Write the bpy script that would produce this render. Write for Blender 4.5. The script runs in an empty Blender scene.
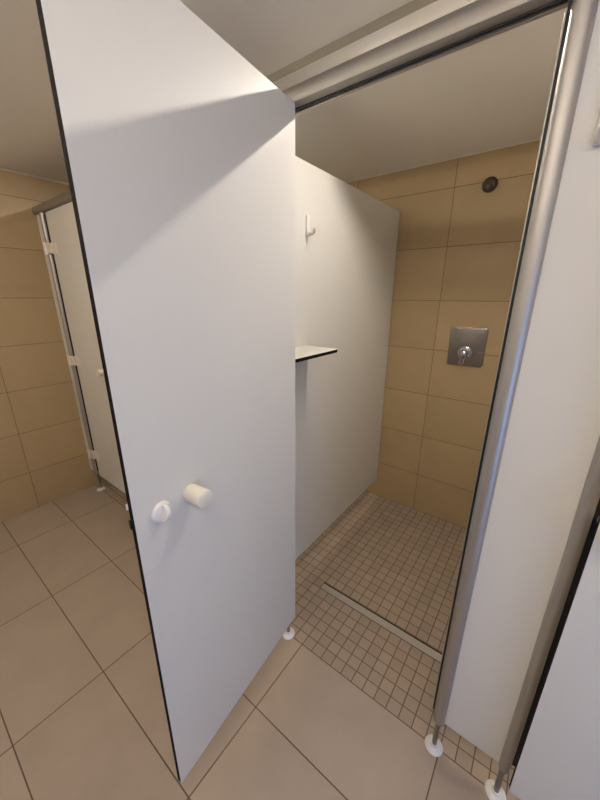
import bpy, bmesh, math
from mathutils import Vector, Matrix
PI = math.pi
scene = bpy.context.scene
col = scene.collection

# ------------------------------------------------------------------ materials
def s2l(c):
    return tuple(((v/255)/12.92 if v/255 <= .04045 else ((v/255+.055)/1.055)**2.4) for v in c)

def mat(name, rgb, rough=.5, metal=0., spec=.5, bump=0., bscale=60., mottle=0., mscale=6., aniso=0.):
    m = bpy.data.materials.new(name); m.use_nodes = True
    nt = m.node_tree; b = nt.nodes['Principled BSDF']
    c = s2l(rgb)
    b.inputs['Base Color'].default_value = (*c, 1)
    b.inputs['Roughness'].default_value = rough
    b.inputs['Metallic'].default_value = metal
    b.inputs['Specular IOR Level'].default_value = spec
    if aniso: b.inputs['Anisotropic'].default_value = aniso
    tc = nt.nodes.new('ShaderNodeTexCoord')
    if mottle:
        n = nt.nodes.new('ShaderNodeTexNoise'); n.inputs['Scale'].default_value = mscale; n.inputs['Detail'].default_value = 4
        nt.links.new(tc.outputs['Object'], n.inputs['Vector'])
        mx = nt.nodes.new('ShaderNodeMix'); mx.data_type = 'RGBA'
        mx.inputs[6].default_value = (*[v*(1-mottle) for v in c], 1)
        mx.inputs[7].default_value = (*[min(1, v*(1+mottle)) for v in c], 1)
        nt.links.new(n.outputs['Fac'], mx.inputs[0]); nt.links.new(mx.outputs[2], b.inputs['Base Color'])
    if bump:
        n = nt.nodes.new('ShaderNodeTexNoise'); n.inputs['Scale'].default_value = bscale; n.inputs['Detail'].default_value = 3
        nt.links.new(tc.outputs['Object'], n.inputs['Vector'])
        bp = nt.nodes.new('ShaderNodeBump'); bp.inputs['Strength'].default_value = bump; bp.inputs['Distance'].default_value = .002
        nt.links.new(n.outputs['Fac'], bp.inputs['Height']); nt.links.new(bp.outputs['Normal'], b.inputs['Normal'])
    return m

def emit(name, rgb, strength):
    m = bpy.data.materials.new(name); m.use_nodes = True
    b = m.node_tree.nodes['Principled BSDF']
    b.inputs['Base Color'].default_value = (.8, .8, .8, 1)
    b.inputs['Emission Color'].default_value = (*rgb, 1)
    b.inputs['Emission Strength'].default_value = strength
    return m

def tiles(name, ua, va, pu, pv, ou, ov, gw, tile, grout, var=.05, rough=.45, cloud=.06, seed=0.):
    """rectangular tiles on world axes ua, va; joints at ou + k*pu and ov + k*pv"""
    m = bpy.data.materials.new(name); m.use_nodes = True
    nt = m.node_tree; N = nt.nodes; L = nt.links; b = N['Principled BSDF']
    geo = N.new('ShaderNodeNewGeometry'); sp = N.new('ShaderNodeSeparateXYZ'); L.new(geo.outputs['Position'], sp.inputs[0])
    def mth(op, a, c=None):
        n = N.new('ShaderNodeMath'); n.operation = op
        for i, v in enumerate((a, c)):
            if v is None: continue
            if isinstance(v, (int, float)): n.inputs[i].default_value = v
            else: L.new(v, n.inputs[i])
        return n.outputs[0]
    cells = []; dist = []
    for ax, p, o in ((ua, pu, ou), (va, pv, ov)):
        t = mth('DIVIDE', mth('SUBTRACT', sp.outputs[ax], o), p)
        c = mth('FLOOR', t); f = mth('SUBTRACT', t, c)
        d = mth('MULTIPLY', mth('MINIMUM', f, mth('SUBTRACT', 1., f)), p)
        cells.append(c); dist.append(d)
    d = mth('MINIMUM', dist[0], dist[1])
    mr = N.new('ShaderNodeMapRange'); mr.interpolation_type = 'SMOOTHSTEP'
    mr.inputs['From Min'].default_value = gw*.5*.6; mr.inputs['From Max'].default_value = gw*.5*1.4
    L.new(d, mr.inputs['Value'])
    cx = N.new('ShaderNodeCombineXYZ'); L.new(cells[0], cx.inputs[0]); L.new(cells[1], cx.inputs[1]); cx.inputs[2].default_value = seed
    wn = N.new('ShaderNodeTexWhiteNoise'); wn.noise_dimensions = '3D'; L.new(cx.outputs[0], wn.inputs['Vector'])
    ns = N.new('ShaderNodeTexNoise'); ns.inputs['Scale'].default_value = 5.5; ns.inputs['Detail'].default_value = 6; ns.inputs['Roughness'].default_value = .6
    L.new(geo.outputs['Position'], ns.inputs['Vector'])
    v = mth('ADD', mth('MULTIPLY', mth('SUBTRACT', wn.outputs['Value'], .5), 2*var), mth('MULTIPLY', mth('SUBTRACT', ns.outputs['Fac'], .5), 4*cloud))
    v = mth('ADD', v, 1.)
    tc = s2l(tile); gc = s2l(grout)
    vm = N.new('ShaderNodeVectorMath'); vm.operation = 'SCALE'; vm.inputs[0].default_value = tc; L.new(v, vm.inputs['Scale'])
    mx = N.new('ShaderNodeMix'); mx.data_type = 'RGBA'; mx.inputs[6].default_value = (*gc, 1)
    L.new(mr.outputs[0], mx.inputs[0]); L.new(vm.outputs[0], mx.inputs[7]); L.new(mx.outputs[2], b.inputs['Base Color'])
    rr = N.new('ShaderNodeMapRange'); rr.inputs['To Min'].default_value = .85; rr.inputs['To Max'].default_value = rough
    L.new(mr.outputs[0], rr.inputs['Value']); L.new(rr.outputs[0], b.inputs['Roughness'])
    bp = N.new('ShaderNodeBump'); bp.inputs['Strength'].default_value = .5; bp.inputs['Distance'].default_value = .0015
    L.new(mr.outputs[0], bp.inputs['Height']); L.new(bp.outputs['Normal'], b.inputs['Normal'])
    b.inputs['Specular IOR Level'].default_value = .4
    return m

M_PANEL = mat('white_laminate', (214, 210, 202), .38, spec=.35, bump=.04, bscale=400)
M_CORE = mat('black_core', (20, 14, 11), .8, spec=.12)
M_ALU = mat('anodised_aluminium', (182, 177, 170), .46, metal=.85)
M_STEEL = mat('brushed_steel', (152, 146, 140), .34, metal=1., bump=.06, bscale=250)
M_DRAIN = mat('satin_stainless', (192, 186, 176), .5, metal=.7)
M_CHROME = mat('chrome', (205, 205, 205), .1, metal=1.)
M_DULL = mat('dull_chrome', (110, 104, 96), .35, metal=1.)
M_SEAL = mat('black_rubber', (16, 16, 18), .55)
M_CREAM = mat('cream_plastic', (228, 220, 204), .35)
M_WHITE = mat('white_plastic', (222, 219, 214), .3)
M_CEIL = mat('ceiling_paint', (238, 233, 224), .85, spec=.2, bump=.1, bscale=180)
M_TRIMP = mat('ceiling_edge_bead', (216, 208, 192), .7)
M_WHITEWALL = mat('white_wall_paint', (200, 192, 180), .85, bump=.1, bscale=120)
M_LAMPBODY = mat('lamp_housing_enamel', (238, 233, 224), .6)
M_EDGESHADE = mat('lamp_edge_painted_shade', (148, 140, 124), .6)  # shade on the housing's side face, put into the colour
M_RAIL = mat('dull_aluminium_rail', (158, 153, 144), .48, metal=.8)
M_SLOT = mat('drain_slot_dark', (14, 12, 10), .8)
M_DARKMETAL = mat('dark_latch_metal', (20, 18, 17), .4, metal=.3)
M_RED = mat('red_marking', (140, 60, 50), .5)
M_TUBE = emit('lit_warm_diffuser_strip', (1., .92, .82), 158.)
M_TUBE2 = emit('lit_warm_corridor_diffuser', (1., .91, .80), 15.)
TILE_W = (180, 156, 118); GROUT_W = (112, 86, 58)
M_BACK = tiles('beige_wall_tiles_back', 0, 2, .6, .3, .062, .289, .0028, TILE_W, GROUT_W, .045, .42, .05, 1.)
M_END = tiles('beige_wall_tiles_end', 1, 2, .6, .3, -.386, .2918, .0028, TILE_W, GROUT_W, .045, .42, .05, 2.)
M_FLOOR = tiles('beige_floor_tiles', 0, 1, .6, .3, 0., 0., .004, (168, 151, 134), (100, 80, 64), .035, .5, .07, 3.)
M_MOSAIC = tiles('beige_mosaic_tiles', 0, 1, .05, .05, 0., 0., .0036, (163, 145, 126), (108, 88, 70), .07, .5, .05, 4.)

# ------------------------------------------------------------------ helpers
def link(name, bm, mats, parent=None, smooth=None):
    me = bpy.data.meshes.new(name); bm.to_mesh(me); bm.free()
    for m in (mats if isinstance(mats, (list, tuple)) else [mats]): me.materials.append(m)
    o = bpy.data.objects.new(name, me); col.objects.link(o)
    if parent: o.parent = parent
    if smooth is not None:
        for p in me.polygons: p.use_smooth = True
        me.set_sharp_from_angle(angle=math.radians(smooth))
    return o
def structure(o): o['kind'] = 'structure'; return o
def tag(o, label, cat, group=None):
    o['label'] = label; o['category'] = cat
    if group: o['group'] = group
    return o
def thing(name, label, cat, loc=(0, 0, 0), rotz=0., group=None):
    o = bpy.data.objects.new(name, None); o.empty_display_size = .05; col.objects.link(o)
    o.location = loc; o.rotation_euler = (0, 0, rotz)
    return tag(o, label, cat, group)
def box(bm, a, b, mi=0, bev=0.):
    r = bmesh.ops.create_cube(bm, size=1.)
    vs = r['verts']
    for v in vs:
        v.co = Vector([a[i] + (v.co[i]+.5)*(b[i]-a[i]) for i in range(3)])
    fs = {f for v in vs for f in v.link_faces}
    for f in fs: f.material_index = mi
    if bev:
        es = list({e for v in vs for e in v.link_edges})
        bmesh.ops.bevel(bm, geom=es, offset=bev, segments=2, affect='EDGES', profile=.5)
    return fs
def bx(a, b, bev=0.):
    bm = bmesh.new(); box(bm, a, b, 0, bev); return bm
def lathe(bm, prof, origin, axis, seg=32, mi=0):
    """prof: list of (distance along axis, radius)"""
    ax = Vector(axis).normalized(); o = Vector(origin)
    t = Vector((0, 0, 1)) if abs(ax.z) < .9 else Vector((1, 0, 0))
    e1 = ax.cross(t).normalized(); e2 = ax.cross(e1)
    rings = []
    for d, r in prof:
        if r <= 1e-6: rings.append([bm.verts.new(o+ax*d)])
        else: rings.append([bm.verts.new(o+ax*d+(e1*math.cos(2*PI*k/seg)+e2*math.sin(2*PI*k/seg))*r) for k in range(seg)])
    for A, B in zip(rings, rings[1:]):
        for k in range(seg):
            k2 = (k+1) % seg
            q = [A[0] if len(A) == 1 else A[k], B[0] if len(B) == 1 else B[k],
                 B[0] if len(B) == 1 else B[k2], A[0] if len(A) == 1 else A[k2]]
            u = []
            for v in q:
                if v not in u: u.append(v)
            if len(u) > 2: bm.faces.new(u).material_index = mi
    for R in (rings[0], rings[-1]):
        if len(R) > 1: bm.faces.new(R).material_index = mi
    bmesh.ops.recalc_face_normals(bm, faces=bm.faces[:])
def lat(prof, origin, axis, seg=32):
    bm = bmesh.new(); lathe(bm, prof, origin, axis, seg); return bm
def prism(bm, pts, fn, a, b, mi=0):
    """closed 2-D outline pts extruded from a to b; fn(u, v, w) -> 3-D"""
    A = [bm.verts.new(fn(u, v, a)) for u, v in pts]; B = [bm.verts.new(fn(u, v, b)) for u, v in pts]
    n = len(pts)
    for k in range(n): bm.faces.new((A[k], A[(k+1) % n], B[(k+1) % n], B[k])).material_index = mi
    bm.faces.new(A).material_index = mi; bm.faces.new(B).material_index = mi
    bmesh.ops.recalc_face_normals(bm, faces=bm.faces[:])
def tube(bm, pts, r, seg=10):
    """round bar through the points pts"""
    P = [Vector(p) for p in pts]; rings = []
    rr = r if isinstance(r, (list, tuple)) else [r]*len(P)
    for i, p in enumerate(P):
        d = (P[min(i+1, len(P)-1)]-P[max(i-1, 0)]).normalized()
        t = Vector((0, 0, 1)) if abs(d.z) < .9 else Vector((0, 1, 0))
        e1 = d.cross(t).normalized(); e2 = d.cross(e1)
        rings.append([bm.verts.new(p+(e1*math.cos(2*PI*k/seg)+e2*math.sin(2*PI*k/seg))*rr[i]) for k in range(seg)])
    for A, B in zip(rings, rings[1:]):
        for k in range(seg): bm.faces.new((A[k], A[(k+1) % seg], B[(k+1) % seg], B[k]))
    bm.faces.new(rings[0]); bm.faces.new(rings[-1])
    bmesh.ops.recalc_face_normals(bm, faces=bm.faces[:])
def sheet(a, b, thin_axis, rc=0., corner=None):
    """laminate board: white faces on the two big sides (slot 0), black core on the edges (slot 1)"""
    bm = bmesh.new(); fs = box(bm, a, b)
    for f in bm.faces:
        f.normal_update()
        f.material_index = 0 if abs(f.normal[thin_axis]) > .9 else 1
    return bm

# ------------------------------------------------------------------ dimensions
ZC = 2.233                     # ceiling
XE = -2.171                    # tiled end wall
YB = 1.302                     # tiled shower back wall
XR = 1.9; YF = -1.75
ZB, ZT = .15, 2.014            # board bottom and top
RZ0, RZ1 = 2.003, 2.052        # head rail
T = .0065                      # half board thickness
C0 = (.6386, -.8696, 1.5146)

# ------------------------------------------------------------------ the room
structure(link('floor', bx((XE, YF, -.1), (XR, 0, 0)), M_FLOOR))
structure(link('floor', bx((XE, 0, -.1), (XR, YB, 0)), M_MOSAIC))
structure(link('wall_back', bx((XE-.1, YB, -.1), (XR+.1, YB+.1, ZC)), M_BACK))
structure(link('wall_left', bx((XE-.1, YF, -.1), (XE, YB, ZC)), M_END))
structure(link('wall_front', bx((XE-.1, YF-.1, -.1), (XR+.1, YF, ZC)), M_WHITEWALL))
structure(link('ceiling', bx((XE-.1, YF-.1, ZC), (XR+.1, YB+.1, ZC+.1)), M_CEIL))
# right wall with a window opening at the corridor end
wy0, wy1, wz0, wz1 = -1.45, -.35, .2, 1.6
bm = bmesh.new()
box(bm, (XR, YF, -.1), (XR+.1, wy0, ZC)); box(bm, (XR, wy1, -.1), (XR+.1, YB, ZC))
box(bm, (XR, wy0, -.1), (XR+.1, wy1, wz0)); box(bm, (XR, wy0, wz1), (XR+.1, wy1, ZC))
structure(link('wall_right', bm, M_WHITEWALL))
bm = bmesh.new()
for a, b in (((XR+.03, wy0, wz0), (XR+.08, wy0+.05, wz1)), ((XR+.03, wy1-.05, wz0), (XR+.08, wy1, wz1)),
             ((XR+.03, wy0+.05, wz0), (XR+.08, wy1-.05, wz0+.05)), ((XR+.03, wy0+.05, wz1-.05), (XR+.08, wy1-.05, wz1)),
             ((XR+.035, -.92, wz0+.05), (XR+.075, -.88, wz1-.05))):
    box(bm, a, b)
structure(link('window_1', bm, M_WHITE))
# light silicone bead where the tiles meet the ceiling
bm = bmesh.new()
box(bm, (XE, YB-.006, ZC-.007), (XR, YB, ZC)); structure(link('trim_1', bm, M_TRIMP))
bm = bmesh.new()
box(bm, (XE, YF, ZC-.007), (XE+.006, YB-.006, ZC)); structure(link('trim_2', bm, M_TRIMP))

# ------------------------------------------------------------------ stall fittings
def make_hinge(name, parent, x, z, side):
    """white ribbed hinge block on the corridor face"""
    bm = bmesh.new()
    box(bm, (x-.004, -.017, z-.029), (x+.052*side if side > 0 else x+.004, -T, z+.029), bev=.0015) if side > 0 else \
        box(bm, (x-.052, -.017, z-.029), (x+.004, -T, z+.029), bev=.0015)
    lathe(bm, [(-.032, .0), (-.032, .010), (.032, .010), (.032, 0)], (x-.012*side, -.0175, z), (0, 0, 1), 16)
    for k in range(4):
        lathe(bm, [(-.003, .0), (-.003, .0118), (.003, .0118), (.003, 0)], (x-.012*side, -.0175, z-.022+k*.0147), (0, 0, 1), 16)
    return link(name, bm, M_CREAM, parent, smooth=40)

def make_door(label, loc, rotz, side=1, w=.619, group=None, latch=True, knob_s=.476, turn_s=.557, hb=.046, hl=.075, zb=ZB, zt=1.9995, dz=0.):
    """local x runs from the hinge to the free edge (times side), local +y is the inner face"""
    d = thing('shower_door', label, 'door', loc, rotz, group)
    a, b = sorted((0., w*side))
    # board: face towards +y sits on local y = 0
    bm = bmesh.new(); box(bm, (a, -.013, zb), (b, 0, zt))
    # small rounding of the four outline corners
    es = [e for e in bm.edges if abs((e.verts[0].co-e.verts[1].co).normalized().y) > .9]
    bmesh.ops.bevel(bm, geom=es, offset=.006, segments=3, affect='EDGES', profile=.5)
    for f in bm.faces:
        f.normal_update(); f.material_index = 0 if abs(f.normal.y) > .9 else 1
    link('door_panel', bm, [M_PANEL, M_CORE], d)
    for z in (1.795, 1.07, .335):
        h = bmesh.new()
        x = 0.
        lo, hi = sorted((x+.002*side, x+hl*side))
        box(h, (lo, -.019, z-.034), (hi, -.013, z+.034), bev=.001)
        cx = x-hb*side
        lathe(h, [(-.036, .0), (-.036, .0105), (.036, .0105), (.036, 0)], (cx, -.0345, z), (0, 0, 1), 20)
        for k in range(4):
            lathe(h, [(-.0032, .0), (-.0032, .0112), (.0032, .0112), (.0032, 0)], (cx, -.0345, z-.026+k*.0173), (0, 0, 1), 20)
        lo, hi = sorted((cx, x+.02*side))
        box(h, (lo, -.036, z-.030), (hi, -.018, z+.030), bev=.001)
        link('hinge', h, M_CREAM, d, smooth=40)
    ks, ts = knob_s*side, turn_s*side
    # cylinder knobs on both faces
    for sgn in (1, -1):
        y0 = 0. if sgn > 0 else -.013
        k = lat([(0, 0), (0, .0205), (.003, .0215), (.050, .0225), (.053, .0215), (.054, .019), (.054, 0)], (ks, y0, 1.057+dz), (0, sgn, 0), 40)
        link('knob', k, M_CREAM, d, smooth=40)
    # thumb-turn with rosette inside
    bm = lat([(0, 0), (0, .0245), (.004, .0245), (.0075, .022), (.0085, .019), (.0085, 0)], (ts, 0, 1.052+dz), (0, 1, 0), 40)
    ro = link('latch_rosette', bm, M_WHITE, d, smooth=40)
    bm = bmesh.new()
    n = 14; pts = [(.0185*math.cos(PI*k/n), .019*math.sin(PI*k/n)) for k in range(n+1)]
    tilt = math.radians(14)
    def f(u, v, wv):
        x, z = wv, u
        return Vector((ts+x*math.cos(tilt)-z*math.sin(tilt), .0085+v, 1.052+dz+x*math.sin(tilt)+z*math.cos(tilt)))
    prism(bm, pts, f, -.0045, .0045)
    link('thumb_turn', bm, M_WHITE, ro, smooth=40)
    # outside rosette
    bm = lat([(0, 0), (0, .0245), (.004, .0245), (.0065, .022), (.0065, .010), (.0045, .009), (.0045, 0)], (ts, -.013, 1.052+dz), (0, -1, 0), 40)
    link('indicator_rosette', bm, M_WHITE, d, smooth=40)
    if latch:
        lo, hi = sorted(((w)*side, (w+.006)*side))
        link('latch_bolt', bx((lo, -.0105, 1.054), (hi, -.003, 1.076), .0012), M_DARKMETAL, d)
        lo, hi = sorted(((w-.03)*side, (w+.003)*side))
        link('latch_case', bx((lo, -.017, 1.096), (hi, -.013, 1.110), .001), M_CREAM, d)
    return d

def make_foot(bm_rod, bm_disc, x, y):
    lathe(bm_rod, [(.010, 0), (.010, .0078), (.045, .0078), (.045, .0088), (.052, .0088), (.052, .0078), (.2, .0078), (.2, 0)], (x, y, 0), (0, 0, 1), 24)
    lathe(bm_disc, [(0, 0), (0, .030), (.003, .0305), (.006, .0285), (.010, .020), (.013, .0135), (.018, .0125), (.018, 0)], (x, y, 0), (0, 0, 1), 40)

def half_round(x0, x1, y0, y1, n=12):
    """outline of the extrusion: flat at the back (y1), rounded on the corridor side (y0)"""
    cx, rx = (x0+x1)/2, (x1-x0)/2; ry = .016
    pts = [(x1, y1), (x1, y0+ry)]
    for k in range(1, n):
        a = PI*k/n
        pts.append((cx+rx*math.cos(a), y0+ry-ry*math.sin(a)))
    pts += [(x0, y0+ry), (x0, y1)]
    return pts

def make_post(label, x0, x1, door_side=0, foot=True, y=0., group=None, z0=.15, sw=.0055):
    """aluminium upright; door_side -1/+1: seal and stop lip on that side (the doorway)"""
    p = thing('frame_post', label, 'post', ((x0+x1)/2, y, 0), 0, group)
    c = (x0+x1)/2; h = (x1-x0)/2
    bm = bmesh.new(); prism(bm, half_round(-h, h, -.024, .020), lambda u, v, w: Vector((u, v, w)), z0, RZ0)
    link('post_profile', bm, M_ALU, p, smooth=50)
    for s in (-1, 1):
        if s == door_side or door_side == 2:
            lo, hi = sorted((s*h, s*(h+sw)))
            link('door_seal', bx((lo, -.006, z0+.03), (hi, .008, RZ0-.008)), M_SEAL, p)
            lo, hi = sorted((s*h, s*(h+.0095)))
            link('stop_lip', bx((lo, .0085, z0+.03), (hi, .0125, RZ0-.012), .0008), M_ALU, p)
    if foot:
        r, d = bmesh.new(), bmesh.new(); make_foot(r, d, 0, 0)
        rod = link('foot_rod', r, M_STEEL, p, smooth=40)
        link('foot_disc', d, M_WHITE, p, smooth=40)
    return p

def fixed_panel(label, x0, x1, group=None):
    bm = sheet((x0, -T, ZB), (x1, T, RZ0-.0005), 1)
    return tag(link('front_panel', bm, [M_PANEL, M_CORE]), label, 'panel', group)

def partition(label, x, y0=.021, group=None):
    bm = sheet((x-.013, y0, ZB), (x, 1.288, 2.006), 0)
    p = thing('partition_panel', label, 'partition', (x-.0065, 1.2, 0), 0, group)
    for v in bm.verts: v.co -= Vector((x-.0065, 1.2, 0))
    link('board', bm, [M_PANEL, M_CORE], p)
    for z in (.45, 1.75):                       # wall clips in the 12 mm gap
        link('wall_clip', bx((-.0065, .087, z-.015), (.0065, .1015, z+.015)), M_STEEL, p)
    return p

# our stall --------------------------------------------------------------------
TH = math.radians(-84.69)
SC = .985; H = (C0[0]+(-.0346-C0[0])*SC, C0[1]+(-.0074-C0[1])*SC)
zz = lambda z: C0[2]+(z-C0[2])*SC
make_door('white laminate shower door swung wide open, with cream knob and white thumb turn', (H[0], H[1], 0), TH, 1, w=.619*SC, knob_s=.476*SC, turn_s=.557*SC, hb=.012, hl=.05, zb=zz(ZB), zt=zz(ZT), dz=.007)
make_post('aluminium upright on the hinge side of the open doorway, behind the open door', -.103, -.060, 1)
make_post('aluminium upright with black seal on the right of the open doorway', .562, .599, -1)
make_post('dark aluminium upright at lower right, beside the ajar next door', .757, .786, 1, sw=.011)
fixed_panel('narrow white fixed panel between the two aluminium uprights at right', .599, .757)
fixed_panel('narrow white fixed panel behind the open door, left of the doorway', -.236, -.103)
partition('white side partition in the open shower carrying hook and shelf', -.236)
partition('white side partition right of the open shower, hidden by the front panel', .783)
# door ajar at right (hinged on its right)
a = math.radians(3.9)
w2 = .62
make_door('white shower door at the lower right corner, slightly ajar', (.792+w2*math.cos(a)-.004, -.004, 0), a, -1, w=w2, latch=False, knob_s=w2-.030, turn_s=w2-.10)
make_post('aluminium upright on the hinge side of the right-hand shower door', 1.432, 1.47, -1)
fixed_panel('fixed white panel beyond the ajar right-hand door', 1.47, XR)

# far stall at the end wall ------------------------------------------------------
fixed_panel('slim white filler strip against the tiled end wall', -2.169, -2.072)
make_post('thin aluminium upright beside the tiled end wall, carrying cream hinges', -2.072, -2.036, 1)
make_door('closed white shower door at the far end by the tiled wall', (-2.006, .0065, 0), 0, 1, latch=False)
make_post('aluminium upright on the latch side of the far closed door', -1.378, -1.342, -1)
fixed_panel('fixed white panel right of the far closed door', -1.342, -1.15)
partition('white side partition of the far end stall', -1.25)
# stall between
make_post('aluminium upright on the hinge side of the middle closed door', -1.15, -1.114, 1)
make_door('closed white shower door of the middle stall, behind the open door', (-1.084, .0065, 0), 0, 1, latch=False)
make_post('aluminium upright on the latch side of the middle closed door', -.456, -.420, -1)
fixed_panel('fixed white panel right of the middle closed door', -.420, -.236)

# head rail along all stalls -----------------------------------------------------
r = thing('head_rail', 'long brushed aluminium rail running over all the shower doors', 'rail', (.3, 0, RZ0))
bm = bmesh.new()
hr = [(.020, 0), (.020, .049), (-.006, .049)]
for k in range(1, 11):
    a_ = PI/2+PI/2*k/10
    hr.append((-.006+.018*math.cos(a_), .049-.022+.022*math.sin(a_)))
hr += [(-.024, .010), (-.0225, .006), (-.018, .003), (-.012, 0)]
prism(bm, hr, lambda u, v, w: Vector((w-.3, u, v)), XE, XR)
link('rail_profile', bm, M_RAIL, r, smooth=35)
bm = bmesh.new()
for x0, x1 in ((-.060, .562), (-2.036, -1.378), (-1.114, -.456), (.797, 1.432)):
    s_ = link('door_seal', bx((x0-.3, -.006, -.003), (x1-.3, .001, 0)), M_SEAL, r)
    link('stop_lip', bx((x0-.3, .0055, -.005), (x1-.3, .0145, 0), .0008), M_ALU, r)
bm.free()

# hooks ---------------------------------------------------------------------------
def make_hook(label, loc, rotz, group):
    h = thing('coat_hook', label, 'hook', loc, rotz, group)       # local +y points out from the board
    bm = bmesh.new(); box(bm, (-.010, 0, 0), (.010, .010, .075), bev=.003)
    link('back_plate', bm, M_WHITE, h, smooth=50)
    bm = bmesh.new()
    tube(bm, [(0, .004, .012), (0, .016, .008), (0, .028, .009), (0, .036, .015), (0, .038, .024)], [.009, .0085, .0075, .007, .0075], 14)
    link('hook_arm', bm, M_WHITE, h, smooth=60)
    return h
make_hook('small white plastic coat hook on the side partition above the shelf', (-.236, .328, 1.748), -PI/2, 'white plastic coat hooks')
make_hook('white plastic coat hook on the narrow front panel, at the right picture edge', (.644, -T, 1.768), PI, 'white plastic coat hooks')

# corner shelf ---------------------------------------------------------------------
s = thing('corner_shelf', 'white laminate shelf with black edge fixed in the front corner of the shower', 'shelf', (-.236, .17, 1.30))
bm = bmesh.new()
outl = [(0, .165), (.150, .165)]
outl += [(.171-.012+.012*math.cos(PI/2-PI/2*k/4), .165-.03-.0+.03*math.sin(PI/2-PI/2*k/4)) for k in range(0, 5)]
outl += [(.171, -.148), (0, -.148)]
prism(bm, outl, lambda u, v, w: Vector((u, v, w)), -.013, 0)
for f in bm.faces:
    f.normal_update(); f.material_index = 0 if abs(f.normal.z) > .9 else 1
link('shelf_board', bm, [M_PANEL, M_CORE], s)
for y in (-.10, .11):
    link('bracket', bx((0, y-.012, -.028), (.020, y+.012, -.013), .002), M_STEEL, s)

# shower valve ----------------------------------------------------------------------
v = thing('shower_valve', 'square steel plate with chrome lever on the tiled back wall', 'shower valve', (.250, YB, 1.226))
bm = bmesh.new(); box(bm, (-.100, -.012, -.113), (.100, 0, .115))
es = [e for e in bm.edges if abs((e.verts[0].co-e.verts[1].co).normalized().y) > .9]
bmesh.ops.bevel(bm, geom=es, offset=.013, segments=5, affect='EDGES', profile=.5)
es = [e for e in bm.edges if all(abs(q.co.y+.012) < 1e-5 for q in e.verts)]
bmesh.ops.bevel(bm, geom=es, offset=.003, segments=2, affect='EDGES', profile=.5)
link('cover_plate', bm, M_STEEL, v, smooth=35)
cz = -.037; cx = -.003
bm = lat([(.012, .0), (.012, .040), (.016, .041), (.020, .038), (.022, .031), (.018, .029), (.018, 0)], (cx, 0, cz), (0, -1, 0), 40)
link('escutcheon', bm, M_CHROME, v, smooth=40)
bm = lat([(.018, 0), (.018, .021), (.045, .022), (.056, .020), (.062, .013), (.064, 0)], (cx, 0, cz), (0, -1, 0), 32)
hd = link('lever_hub', bm, M_CHROME, v, smooth=50)
bm = bmesh.new()
tube(bm, [(cx-.007, -.040, cz-.012), (cx-.011, -.058, cz-.030), (cx-.012, -.072, cz-.052), (cx-.011, -.076, cz-.056),
          (cx+.009, -.076, cz-.056), (cx+.010, -.072, cz-.052), (cx+.009, -.058, cz-.030), (cx+.006, -.040, cz-.012)], .0042, 10)
link('lever_loop', bm, M_CHROME, hd, smooth=50)
bm = bmesh.new()
box(bm, (.058, -.0126, cz+.011), (.092, -.0118, cz+.0135)); box(bm, (.086, -.0128, cz+.008), (.090, -.0118, cz+.0175))
link('temperature_mark', bm, M_ALU, v)

# shower head -------------------------------------------------------------------------
hh = thing('shower_rose', 'small round dull-chrome shower head high on the tiled back wall', 'shower head', (.237, YB, 2.072))
bm = lat([(0, 0), (0, .037), (.004, .037), (.012, .034), (.024, .028), (.028, .022), (.028, 0)], (0, 0, 0), (0, -1, 0), 40)
link('rosette', bm, M_DULL, hh, smooth=35)
bm = lat([(.026, 0), (.026, .019), (.034, .0205), (.044, .018), (.050, .010), (.051, 0)], (0, 0, 0), (0, -1, -.5), 28)
link('nozzle', bm, M_DULL, hh, smooth=50)

# drain ---------------------------------------------------------------------------------
g = thing('linear_drain', 'long narrow stainless steel channel drain set in the mosaic shower floor', 'drain', (.27, .33, 0))
bm = bmesh.new(); box(bm, (-.375, -.0315, -.001), (.375, .0160, .0006)); link('drain_channel', bm, M_SLOT, g)
bm = bmesh.new(); box(bm, (-.372, -.0295, .0008), (.372, .0070, .0026), bev=.0005)
link('drain_cover', bm, M_DRAIN, g)

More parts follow.
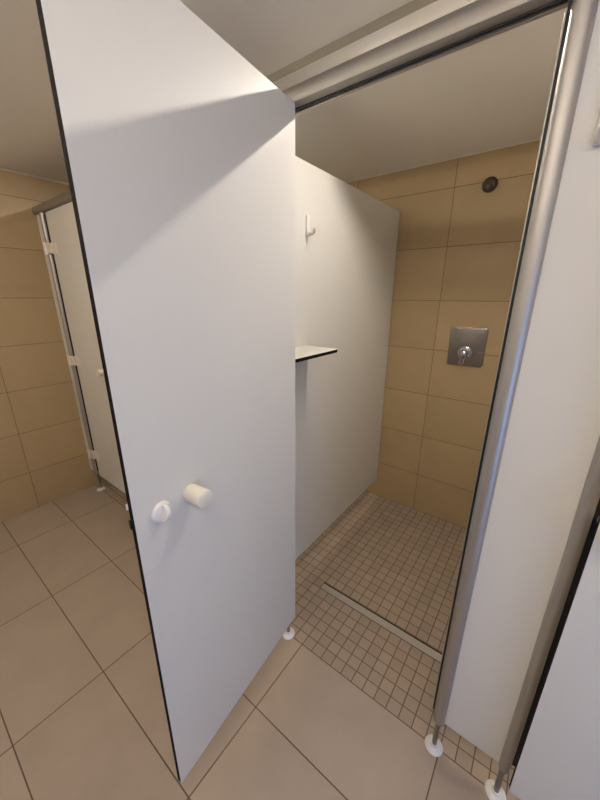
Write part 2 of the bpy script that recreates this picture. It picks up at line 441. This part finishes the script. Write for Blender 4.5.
# ceiling strip lights ----------------------------------------------------
def strip(label, y, x0, x1, lip, mirror=1):
    l = thing('strip_light', label, 'lamp', ((x0+x1)/2, y, ZC)); c = (x0+x1)/2; x0 -= c; x1 -= c
    bm = bmesh.new(); Y = lambda a, b: sorted((a*mirror, b*mirror))
    a, b = Y(-.077, .052); box(bm, (x0, a, -.024), (x1, b, 0))
    if lip:
        a, b = Y(.062, .070); box(bm, (x0, a, -.047), (x1, b, 0))
        a, b = Y(.052, .062); box(bm, (x0, a, -.024), (x1, b, 0))
    link('housing', bm, M_LAMPBODY, l)
    a, b = Y(-.0785, -.077); link('edge_shade_strip', bx((x0, a, -.024), (x1, b, 0)), M_EDGESHADE, l)  # thin darker sliver painting the shaded band along the housing side
    if lip: segs = [(-1.40, -.60), (0., .80), (.90, 1.80)]; a, b, zl = .028, .044, -.0265
    else: segs = [(x+c+.02, x+c+.88) for x in (x0, x0+.92, x0+1.84, x0+2.76)]; a, b, zl = -.05, .03, -.062
    for p, q in segs:
        u, v = Y(a, b)
        link('diffuser', bx((p-c, u, zl), (q-c, v, -.024), 0 if lip else .006), M_TUBE if lip else M_TUBE2, l)
    return l
strip('long slim white ceiling strip light running above the head rail', .26, -1.5, XR-.05, True)
strip('long slim white ceiling strip light over the corridor, behind the camera', -1.18, XE+.25, XR-.05, False, -1)

# ------------------------------------------------------------------ daylight
w = bpy.data.worlds.new('daylight'); scene.world = w; w.use_nodes = True
w.node_tree.nodes['Background'].inputs[0].default_value = (.42, .62, 1., 1)
w.node_tree.nodes['Background'].inputs[1].default_value = .5
ld = bpy.data.lights.new('window_daylight', 'AREA'); ld.shape = 'RECTANGLE'; ld.size = wy1-wy0-.1; ld.size_y = wz1-wz0-.1
ld.energy = 8.5; ld.color = (.28, .47, 1.)
lo = bpy.data.objects.new('window_daylight', ld); col.objects.link(lo)
lo.location = (XR+.12, (wy0+wy1)/2, (wz0+wz1)/2); lo.rotation_euler = (0, PI/2, 0)
lo.rotation_euler = Vector((-1, 0, 0)).to_track_quat('-Z', 'Y').to_euler()

# ------------------------------------------------------------------ camera
C = Vector((.63858971, -.86957592, 1.5145834))
ax, bz, cy = -.30947713, .64769987, -.00442667
R = Matrix.Rotation(bz, 3, 'Z') @ Matrix.Rotation(ax, 3, 'X') @ Matrix.Rotation(cy, 3, 'Y')
right, fwd, up = R.col[0], R.col[1], R.col[2]
m4 = Matrix(((right[0], up[0], -fwd[0], C[0]), (right[1], up[1], -fwd[1], C[1]), (right[2], up[2], -fwd[2], C[2]), (0, 0, 0, 1)))
cd = bpy.data.cameras.new('camera'); cd.sensor_fit = 'VERTICAL'; cd.sensor_height = 36.; cd.lens = 326.464/800*36
cd.clip_start = .01
cam = bpy.data.objects.new('camera', cd); col.objects.link(cam); cam.matrix_world = m4
scene.camera = cam
scene.view_settings.view_transform = 'Standard'; scene.view_settings.look = 'None'
scene.view_settings.gamma = 1.; scene.view_settings.use_curve_mapping = False
scene.view_settings.exposure = .32
